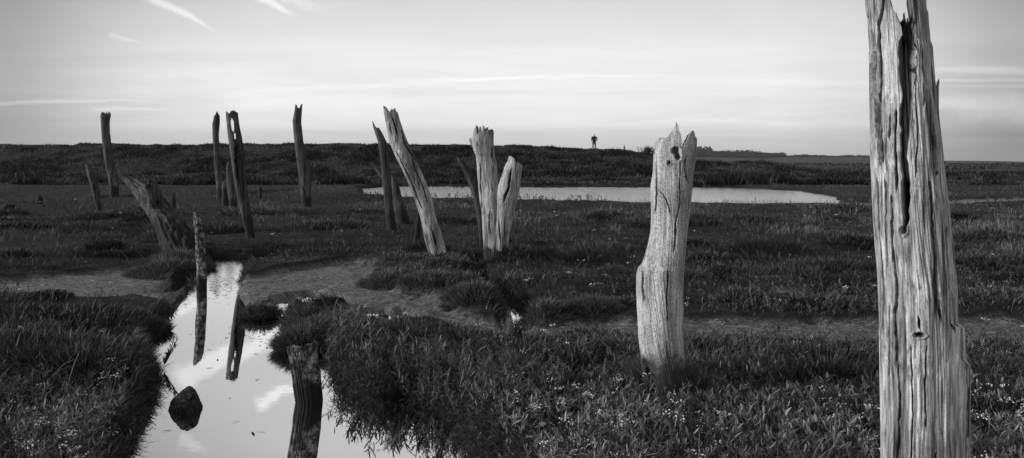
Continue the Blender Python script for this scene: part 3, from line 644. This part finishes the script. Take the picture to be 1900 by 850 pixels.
# ------------------------------------------------------------------ vegetation
def blades(P, h, wd, az, lean, curl, tint, seg=3):
    """strips of leaf: P (n,3) feet; each bends towards az"""
    n = len(P); dx, dy = np.cos(az), np.sin(az)
    sa = az + np.pi/2 + rng.uniform(-1.2, 1.2, n); sx, sy = np.cos(sa), np.sin(sa)
    V = np.zeros((n, 2*seg+1, 3)); T = np.zeros((n, 2*seg+1))
    x = np.zeros(n); z = np.zeros(n); ang = lean.copy()
    for k in range(seg+1):
        f = k/seg; wk = wd*(1-.15*f if k < seg else 0)*(1 if k else .7)
        c = np.stack([P[:, 0]+dx*x, P[:, 1]+dy*x, P[:, 2]+z], 1)
        o = np.stack([sx*wk/2, sy*wk/2, np.zeros(n)], 1)
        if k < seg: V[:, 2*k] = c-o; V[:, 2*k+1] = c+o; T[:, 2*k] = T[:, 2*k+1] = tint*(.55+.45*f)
        else: V[:, 2*k] = c; T[:, 2*k] = tint
        x = x+np.sin(ang)*h/seg; z = z+np.cos(ang)*h/seg; ang = ang+curl/seg
    base = (np.arange(n)*(2*seg+1))[:, None]
    fq = []
    for k in range(seg-1): fq.append(base+np.array([[2*k, 2*k+1, 2*k+3, 2*k+2]]))
    ft = base+np.array([[2*seg-2, 2*seg-1, 2*seg]])
    return V.reshape(-1, 3), [np.concatenate(fq), ft], T.ravel()
def merge(parts):
    V = []; Q = []; T = []; A = []; o = 0
    for v, (q_, t_), a in parts:
        V.append(v); Q.append(q_+o); T.append(t_+o); A.append(a); o += len(v)
    return np.concatenate(V), [np.concatenate(Q), np.concatenate(T)], np.concatenate(A)
def scatter(n, y0, y1, half=.80, pad=1.2):
    """feet spread with distance so that near ground carries more, smaller leaves"""
    iy = rng.uniform(1/y1, 1/y0, n); Y = 1/iy; X = rng.uniform(-1, 1, n)*(half*Y+pad)
    return X, Y
def veg_ok(X, Y, margin=.02):
    z, dw, dm, g = height(X, Y, True)
    p = ss(dw, margin*.3, margin+.04)*ss(dm, -.0, .14)*(1-.8*ss(g, .3, .8))
    return z, dw, dm, rng.random(len(X)) < p
def shore_dir(X, Y, dw):
    e = .05; m = dw < .45; az = rng.uniform(0, 2*np.pi, len(X))
    if m.any():
        a = X[m]; b = Y[m]
        gx_ = sdf(a+e, b, water_polys)-sdf(a-e, b, water_polys); gy_ = sdf(a, b+e, water_polys)-sdf(a, b-e, water_polys)
        az[m] = np.arctan2(-gy_, -gx_)+rng.normal(0, .7, m.sum())
    return az, m
parts = []
# grass
X, Y = scatter(560000, 2.3, 62)
# tussocks: pull feet towards clump centres
cell = .16*(1+Y/14); ix = np.floor(X/cell); iy = np.floor(Y/cell)
cxn = (ix+.5+(h2(ix, iy, 91)-.5)*.8)*cell; cyn = (iy+.5+(h2(ix, iy, 92)-.5)*.8)*cell
pull = .45*rng.random(len(X)); ox, oy = X-cxn, Y-cyn; X2 = X-ox*pull; Y2 = Y-oy*pull
z, dw, dm, ok = veg_ok(X2, Y2)
X2, Y2, z, dw, ox, oy, dm = (q[ok] for q in (X2, Y2, z, dw, ox, oy, dm))
n = len(X2); az, near = shore_dir(X2, Y2, dw)
out_az = np.arctan2(oy, ox)+rng.normal(0, .6, n); az = np.where(near & (rng.random(n) < .7), az, out_az)
patch = fbm(X2*.8, Y2*.8, 201, 3)+.5; patch2 = np.clip((fbm(X2*2.4, Y2*2.4, 207, 3)*.5+fbm(X2*.5, Y2*.35, 213, 4)*1.5)*(1+ss(Y2, 8, 20))+.5, 0, 1.1)
hh = (.05+.15*ss(patch, .25, .75))*rng.uniform(.4, 1.25, n)*(.6+.6*patch2)*(.2+.8*ss(dm, -.1, 1.2))*(1-.30*ss(Y2, 6, 10)+.25*ss(Y2, 13, 20)+.5*ss(fbm(X2*1.3, Y2*1.3, 222, 2)+.5, .55, .75)*ss(Y2, 7, 12))*(.45+.55*ss(dw, 0, .5))
wd = .0036*rng.uniform(.5, 1.5, n)*(1+Y2/8.0)
lean = rng.uniform(.05, .75, n)+np.where(near, .3*(1-np.clip(dw, 0, .45)/.45), 0)
tint = (.45+.55*ss(X2/Y2, -.62, -.2))*np.clip(.06+(.6+.3*ss(Y2, 6, 12))*patch2**1.3*rng.uniform(.2, 1.4, n)+.45*(rng.random(n) < .07), 0, 1)  # tint dims towards the left of the view, a vignette painted into the blades
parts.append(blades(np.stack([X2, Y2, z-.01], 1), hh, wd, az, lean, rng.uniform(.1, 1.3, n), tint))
# grass hanging over the creek edges
k = near & (dw < .16) & (Y2 < 16)
for rep in range(1):
    kk = k & (rng.random(n) < .9); q_ = kk.sum()
    az2, _ = shore_dir(X2[kk], Y2[kk], dw[kk])
    parts.append(blades(np.stack([X2[kk]+rng.normal(0, .015, q_), Y2[kk]+rng.normal(0, .015, q_), z[kk]], 1), rng.uniform(.05, .15, q_), .0035*(1+Y2[kk]/9)*rng.uniform(.6, 1.4, q_),
                    az2, rng.uniform(.3, 1.3, q_), rng.uniform(.3, 1.7, q_), rng.uniform(.02, .5, q_)))
# long arching blades standing over the turf
X, Y = scatter(16000, 2.3, 14); z, dw, dm, ok = veg_ok(X, Y, .1); ok &= rng.random(len(X)) < .04+.35*ss(fbm(X*1.5, Y*1.5, 231, 3)+.5, .5, .7); X, Y, z = X[ok], Y[ok], z[ok]; q_ = len(X)
parts.append(blades(np.stack([X, Y, z], 1), rng.uniform(.14, .34, q_), .0042*rng.uniform(.6, 1.5, q_)*(1+Y/12), rng.uniform(0, 6.28, q_), rng.uniform(.05, .5, q_), rng.uniform(.4, 2.2, q_), np.clip(rng.uniform(.2, 1.0, q_)**1.5, 0, 1), 5))
# fringe drooping over the creek shores
P_ = creek; seg_ = np.roll(P_, -1, 0)-P_; ln_ = np.hypot(seg_[:, 0], seg_[:, 1]); mid_ = P_+seg_/2
wgt = ln_/np.maximum(mid_[:, 1], 2.5)**1.2*(mid_[:, 1] > 1.8); wgt /= wgt.sum(); q_ = 60000
si = rng.choice(len(P_), q_, p=wgt); f = rng.random(q_); off = rng.normal(.02, .16, q_)
nx_ = -seg_[si, 1]/ln_[si]; ny_ = seg_[si, 0]/ln_[si]
X = P_[si, 0]+seg_[si, 0]*f+nx_*off; Y = P_[si, 1]+seg_[si, 1]*f+ny_*off
z, dw, dm, g = height(X, Y, True); ok = (dw > .0) & (dw < .16) & (dm > .12)
X, Y, z, dw = X[ok], Y[ok], z[ok], dw[ok]; az, _ = shore_dir(X, Y, dw); q_ = len(X)
parts.append(blades(np.stack([X, Y, z], 1), rng.uniform(.03, .13, q_)*(.6+.6*vn(X*3, Y*3, 5)), .0035*(1+Y/9)*rng.uniform(.6, 1.5, q_), az, rng.uniform(.2, 1.2, q_), rng.uniform(.2, 1.6, q_), rng.uniform(.1, .95, q_)**1.4))
# mixed mounds over the whole flat, each of its own growth
ym = 1/rng.uniform(1/24, 1/4.3, 340); xm = rng.uniform(-.75, .75, 340)*ym
zm, dwm, dmm, gm = height(xm, ym, True); okm = (dwm > .22) & (dmm > .3)
for X0, Y0, dmk in zip(xm[okm], ym[okm], dmm[okm]):
    if abs(X0-.9) < .35 and abs(Y0-4.4) < .5: continue
    rad = rng.uniform(.12, .38)*(1+Y0/25); h_ = rng.uniform(.06, .17)*(1+Y0/40)*(.35+.65*min(dmk, 1.2)/1.2); cnt = int(rng.uniform(350, 900)); a = rng.uniform(0, 6.28, cnt); sq = rng.uniform(.6, 1.6)
    rr0 = rad*np.sqrt(rng.random(cnt)); X = X0+np.cos(a)*rr0*sq*1.3; Y = Y0+np.sin(a)*rr0/sq; z, dw, dm, g = height(X, Y, True); k = (dw > .05) & (dm > .02); tm = rng.uniform(.15, 1.0)**1.2
    if k.sum() < 50: continue
    X, Y, z, a, rr0 = X[k], Y[k], z[k], a[k], rr0[k]; cnt = len(X); wf = rng.uniform(.7, 2.4)
    parts.append(blades(np.stack([X, Y, z+.4*h_*(1-(rr0/rad)**2)], 1), h_*rng.uniform(.35, 1.1, cnt), .0034*wf*(1+Y/9)*rng.uniform(.6, 1.5, cnt), a+rng.normal(0, .9, cnt), rng.uniform(0, .7, cnt)+.4*rr0/rad, rng.uniform(-.2, 1.5, cnt), tm*rng.uniform(.05, 1, cnt)))
# tussocks round stumps and on the creek islands
for px, py, rad, h_, cnt in ((484,568,.2,.17,3000), (562,622,.24,.22,5000), (275,596,.2,.16,2500), (818,500,.28,.12,1500), (930,488,.3,.12,1500),
    (1228,745,.22,.26,3500), (1290,760,.25,.2,2000), (335,488,.5,.2,3000), (300,500,.5,.18,2000), (720,520,.4,.15,2500), (880,560,.35,.18,3000), (800,530,.4,.15,2500), (1010,585,.3,.16,1800), (1100,580,.3,.15,1500)):
    Y0 = F*1.58/(py-300); X0 = (px-950)/F*Y0; a = rng.uniform(0, 6.28, cnt); rr0 = rad*np.sqrt(rng.random(cnt)); X = X0+np.cos(a)*rr0; Y = Y0+np.sin(a)*rr0
    z = np.maximum(height(X, Y), .0); dome = .5*h_*(1-(rr0/rad)**2)
    parts.append(blades(np.stack([X, Y, z+dome*.5], 1), h_*rng.uniform(.4, 1.1, cnt)*(1-.4*rr0/rad), .0034*(1+Y/9)*rng.uniform(.6, 1.5, cnt), a+rng.normal(0, .5, cnt), rng.uniform(0, .5, cnt)+.6*rr0/rad, rng.uniform(.1, 1.2, cnt), rng.uniform(.05, .9, cnt)))
v_, f_, a_t = merge(parts)
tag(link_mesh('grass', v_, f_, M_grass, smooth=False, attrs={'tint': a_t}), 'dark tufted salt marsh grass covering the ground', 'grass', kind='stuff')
print('grass verts', len(v_))

# leafy plants: stems with lance leaves
def leafy(X, Y, z, size, tintm, nl=16, wr=.17):
    n = len(X); r = np.repeat(np.arange(n), nl); m = len(r)
    f = rng.random(m); S = size[r]
    ta = rng.uniform(0, 2*np.pi, n)[r]; tl = rng.uniform(0, .95, n)[r]
    P = np.stack([X[r]+np.cos(ta)*tl*S*f*.9+rng.normal(0, .03, m)*S, Y[r]+np.sin(ta)*tl*S*f*.9+rng.normal(0, .03, m)*S, z[r]+f*S*.85], 1)
    L_ = S*rng.uniform(.16, .34, m)
    return blades(P, L_, L_*wr*rng.uniform(.7, 1.3, m)*(1+Y[r]*.03), rng.uniform(0, 2*np.pi, m), rng.uniform(.15, 1.5, m), rng.uniform(-.5, 1.3, m), np.clip(tintm[r]*rng.uniform(.4, 1.5, m), 0, 1))
parts = []
X, Y = scatter(60000, 2.3, 40)
z, dw, dm, ok = veg_ok(X, Y, .05)
pxx = 950+F*X/Y
pp = fbm(X*.7+9, Y*.7, 301, 3)+.5
fav = ss(pp, .45, .68)*(1-.85*ss(Y, 6.5, 12)) + 1.2*ss(5.6-Y, 0, 1.2)*ss(fbm(X*1.8, Y*1.8, 305, 2)+.5, .38, .6)
lush = np.maximum(np.exp(-((X-.15)/.75)**2-((Y-4.1)/.9)**2), np.exp(-((X+2.45)/.7)**2-((Y-4.2)/.7)**2)); lush = np.maximum(lush, np.exp(-((X-1.6)/.6)**2-((Y-4.2)/.6)**2)*.6); lush = np.maximum(lush, np.exp(-((X-2.9)/.4)**2-((Y-4.6)/1.0)**2)*.8)
ok &= rng.random(len(X)) < np.clip(fav*.6+.04+lush*.9*ss(fbm(X*4, Y*4, 308, 2)+.5, .3, .6), 0, 1); lush = lush[ok]
X, Y, z, pp = X[ok], Y[ok], z[ok], pp[ok]
leaf_pts = (X, Y, z)
sz = rng.uniform(.07, .19, len(X))
tn = np.clip((.5+.5*ss(X/Y, -.62, -.2)+.5*lush)*(.08+.5*(fbm(X*3, Y*3, 311, 2)+.5)*rng.uniform(.4, 1.4, len(X))+.35*lush*rng.uniform(.2, 1, len(X))), 0, 1)  # leaves at the left dimmed likewise, the vignette put into their tint
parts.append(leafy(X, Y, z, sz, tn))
q_ = 1500; X = rng.uniform(-11, 20, q_); Y = rng.uniform(27.5, 32, q_)+.8*vn(X*.8, X*0, 9); z = height(X, Y); ok = (z > .05) & (rng.random(q_) < .35+.8*ss(vn(X*1.1, X*0, 12), .4, .7)); X, Y, z = X[ok], Y[ok], z[ok]
parts.append(leafy(X, Y, z, rng.uniform(.12, .3, len(X)), np.full(len(X), .08), 12, .25))
# taller growth leaning out along the right hand shore of the near creek
shp = W([(604,655),(612,684),(642,708),(694,726),(766,742),(836,770),(886,826)], .05); q_ = 420; f = rng.uniform(0, len(shp)-1.001, q_); i0 = f.astype(int); f = (f-i0)[:, None]
SP = shp[i0]*(1-f)+shp[i0+1]*f+np.stack([rng.uniform(.0, .30, q_), rng.uniform(.0, .28, q_)], 1); X, Y = SP.T; z = np.maximum(height(X, Y), .03)
parts.append(leafy(X, Y, z, rng.uniform(.15, .34, q_), rng.uniform(.05, .45, q_), 20, .12))
v_, f_, a_t = merge(parts)
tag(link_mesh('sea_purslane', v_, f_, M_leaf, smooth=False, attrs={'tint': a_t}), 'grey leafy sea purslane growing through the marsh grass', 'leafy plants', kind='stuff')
print('leaf verts', len(v_), 'plants', len(X))
# flower heads
def blobs(P, r, tint):
    n = len(P); o = np.array([(1, 0, 0), (-1, 0, 0), (0, 1, 0), (0, -1, 0), (0, 0, .8), (0, 0, -.8)], float)
    V = P[:, None, :]+o[None]*r[:, None, None]
    fa = np.array([(0, 2, 4), (2, 1, 4), (1, 3, 4), (3, 0, 4), (2, 0, 5), (1, 2, 5), (3, 1, 5), (0, 3, 5)])
    return V.reshape(-1, 3), (np.arange(n)[:, None, None]*6+fa[None]).reshape(-1, 3), np.repeat(tint, 6)
X, Y = scatter(60000, 2.3, 34)
z, dw, dm, ok = veg_ok(X, Y, .06)
ok &= (rng.random(len(X)) < .003+.10*np.exp(-((X-.15)/.7)**2-((Y-4.1)/.8)**2)+.08*np.exp(-((X+2.4)/.6)**2-((Y-4.2)/.7)**2)+.04*ss(fbm(X*1.1, Y*1.1, 401, 3)+.5, .54, .72)*(1+1.5*ss(7-Y, 0, 3)))
X, Y, z = X[ok], Y[ok], z[ok]; n = len(X); hgt = rng.uniform(.09, .22, n)
nb = 9; r = np.repeat(np.arange(n), nb); m = len(r)
P = np.stack([X[r]+rng.normal(0, .017, m), Y[r]+rng.normal(0, .017, m), z[r]+hgt[r]+rng.normal(0, .006, m)], 1)
bv, bf, bt = blobs(P, rng.uniform(.0012, .0058, m)*(1+Y[r]/14), np.clip(rng.uniform(-.3, 1.2, n)[r]*rng.uniform(.5, 1.2, m), 0, 1))
tag(link_mesh('flower_heads', bv, bf, M_flower, smooth=False, attrs={'tint': bt}), 'small pale flower heads scattered over the marsh grass', 'flowers', kind='stuff')
sv_, sf_, sa_ = blades(np.stack([X, Y, z], 1), hgt, .003*(1+Y/9), rng.uniform(0, 6.28, n), rng.uniform(0, .1, n), np.zeros(n), rng.uniform(.1, .5, n))
tag(link_mesh('flower_stalks', sv_, sf_, M_grass, smooth=False, attrs={'tint': sa_}), 'thin stalks carrying the pale marsh flowers', 'stalks', kind='stuff')
print('flowers', n)

# leaf litter drifting on the water
q_ = 900; a = rng.random(q_); X = np.where(a < .5, rng.normal(-3.85, .35, q_), np.where(a < .8, rng.normal(-2.4, .25, q_), rng.uniform(-3.2, -1.2, q_))); Y = np.where(a < .5, rng.normal(10.3, .55, q_), np.where(a < .8, rng.normal(7.9, .5, q_), rng.uniform(4, 9, q_)))
_, dw, _, _ = height(X, Y, True); ok = (dw < -.02) & ((a < .8) | (rng.random(q_) < .25)); X, Y = X[ok], Y[ok]; q_ = len(X)
dv, df, da = blades(np.stack([X, Y, np.full(q_, .002)], 1), rng.uniform(.01, .07, q_), rng.uniform(.004, .018, q_), rng.uniform(0, 6.28, q_), np.full(q_, 1.5), rng.uniform(0, .06, q_), rng.uniform(0, .4, q_))
tag(link_mesh('floating_litter', dv, df, M_grass, smooth=False, attrs={'tint': da}), 'dead leaves and scum drifting on the creek', 'litter', kind='stuff')

# scrub on the sea wall and the hummocks
n = 330000
Y = rng.uniform(50, 92, n); X = rng.uniform(-.82, .82, n)*Y
z, dw, dm, ok = veg_ok(X, Y, .2)
cl = fbm(X*.28, Y*.28, 501, 4)+.5
cl2 = fbm(X*1.1, Y*.8, 503, 3)+.5; ok &= rng.random(n) < .55+.45*ss(cl, .35, .6)
X, Y, z, cl, cl2 = X[ok], Y[ok], z[ok], cl[ok], cl2[ok]; n = len(X)
hh = (.12+.20*ss(cl2, .3, .8)+.75*ss(cl, .45, .85)*(1-.7*ss(Y, 77, 84)))*(1-.6*ss(Y, 82, 86))*rng.uniform(.4, 1.1, n)
parts = [blades(np.stack([X, Y, z-.02], 1), hh, rng.uniform(.05, .12, n), rng.uniform(0, 6.28, n), rng.uniform(.1, .8, n), rng.uniform(0, .8, n), np.clip(rng.uniform(0, .9, n)*(.15+1.3*(1-ss(cl*.5+cl2*.5, .38, .62))), 0, 1), 2)]
# scrub further off on the right hand marsh
n = 60000
iy = rng.uniform(1/600, 1/90, n); Y = 1/iy; X = rng.uniform(.1, .85, n)*Y
cl = fbm(X*.05, Y*.02, 511, 4)+.5; ok = rng.random(n) < ss(cl, .48, .6)
X, Y, cl = X[ok], Y[ok], cl[ok]; z = height(X, Y); n = len(X)
parts.append(blades(np.stack([X, Y, z-.05], 1), rng.uniform(.2, .7, n)*(1+Y/500), .0022*Y*rng.uniform(.5, 1.5, n), rng.uniform(0, 6.28, n), rng.uniform(.1, .8, n), rng.uniform(0, .8, n), rng.uniform(0, .6, n), 2))
v_, f_, a_t = merge(parts)
tag(link_mesh('scrub', v_, f_, M_shrub, smooth=False, attrs={'tint': a_t}), 'dark low scrub and rough grass on the sea wall and far marsh', 'scrub', kind='stuff')

# distant wood on the hill
n = 1500
px = np.concatenate([rng.uniform(1215, 1452, n-140), rng.uniform(1452, 1640, 140)]); Y = rng.uniform(1150, 1420, n); X = (px-950)/F*Y; z = height(X, Y)
hgt = rng.uniform(6, 14, n)*(.6+.7*(vn(X*.03, Y*0, 7)))*np.where(px > 1452, .35, 1-.35*ss(px, 1380, 1452))
m = 26; r = np.repeat(np.arange(n), m); k = len(r)
P = np.stack([X[r]+rng.normal(0, 2.4, k), Y[r]+rng.normal(0, 2.4, k), z[r]+hgt[r]*np.clip(rng.normal(.6, .22, k), 0, 1)], 1)
bv, bf, bt = blobs(P, rng.uniform(.7, 1.7, k), rng.random(k))
tag(link_mesh('distant_wood', bv, bf, M_wood, smooth=False, attrs={'tint': bt}), 'far dark wood along the low hill on the horizon', 'wood', kind='stuff')
# bush standing up from the end of the sea wall
X0 = (1203-950)/F*84; n = 260
th = rng.uniform(0, 6.28, n); rr_ = np.abs(rng.normal(0, .45, n)); zz0 = gz(X0, 84)
bl = blades(np.stack([X0+np.cos(th)*rr_, 84+np.sin(th)*rr_, np.full(n, zz0)], 1), rng.uniform(.4, 1.15, n), rng.uniform(.02, .05, n), th, rng.uniform(.05, .7, n), rng.uniform(0, .5, n), rng.uniform(0, .6, n))
bb = np.array([X0, 84, zz0]); tag(link_mesh('bush', bl[0]-bb, bl[1], M_shrub, loc=tuple(bb), smooth=False, attrs={'tint': bl[2]}), 'small twiggy bush at the right end of the sea wall', 'bush')

# ------------------------------------------------------------------ haze
bx = [(-3500, -120, -3), (3500, -120, -3), (3500, 3200, -3), (-3500, 3200, -3)]
cc = np.array(bx+[(a, b, 45) for a, b, c in bx], float)
m_h = bpy.data.materials.new('air'); m_h.use_nodes = True; nt = m_h.node_tree; nt.nodes.remove(nt.nodes['Principled BSDF'])
pv = nt.nodes.new('ShaderNodeVolumePrincipled'); pv.inputs['Color'].default_value = (.95, .95, .95, 1); pv.inputs['Density'].default_value = .00011; pv.inputs['Anisotropy'].default_value = .2
nt.links.new(pv.outputs[0], nt.nodes['Material Output'].inputs['Volume'])
hz_ = link_mesh('haze', cc, np.array([(0, 3, 2, 1), (4, 5, 6, 7), (0, 1, 5, 4), (1, 2, 6, 5), (2, 3, 7, 6), (3, 0, 4, 7)]), m_h, smooth=False)
tag(hz_, 'thin pale evening haze over the far marsh', 'haze', kind='stuff')

# sprig standing out over the water from the left shore
X0, Y0 = (303-950)/F*6.2, 6.2; z0 = max(gz(X0, Y0), .02); q_ = 6; m = 16
PX2, LN, AZ, LE = [], [], [], []
for k in range(q_):
    a = rng.uniform(-.6, .9); tl = rng.uniform(.15, .8); hgt = rng.uniform(.12, .26)
    for i in range(m):
        f = .15+.85*i/m; PX2.append((np.cos(a)*np.sin(tl)*hgt*f, np.sin(a)*np.sin(tl)*hgt*f, np.cos(tl)*hgt*f)); LN.append(rng.uniform(.025, .055)); AZ.append(i*2.4+rng.normal(0, .3)); LE.append(rng.uniform(.3, .9))
    PX2.append((0, 0, 0)); LN.append(hgt); AZ.append(a); LE.append(tl)
LN = np.array(LN); wv_ = np.where(LN > .1, .004, LN*.24)
bl = blades(np.array(PX2), LN, wv_, np.array(AZ), np.array(LE), np.full(len(LN), .1), np.full(len(LN), .12), 3)
tag(link_mesh('marsh_plant', bl[0], bl[1], M_leaf, loc=(X0, Y0, z0), smooth=False, attrs={'tint': bl[2]}), 'dark leafy sprig leaning over the creek from the left bank above the rock', 'plant')
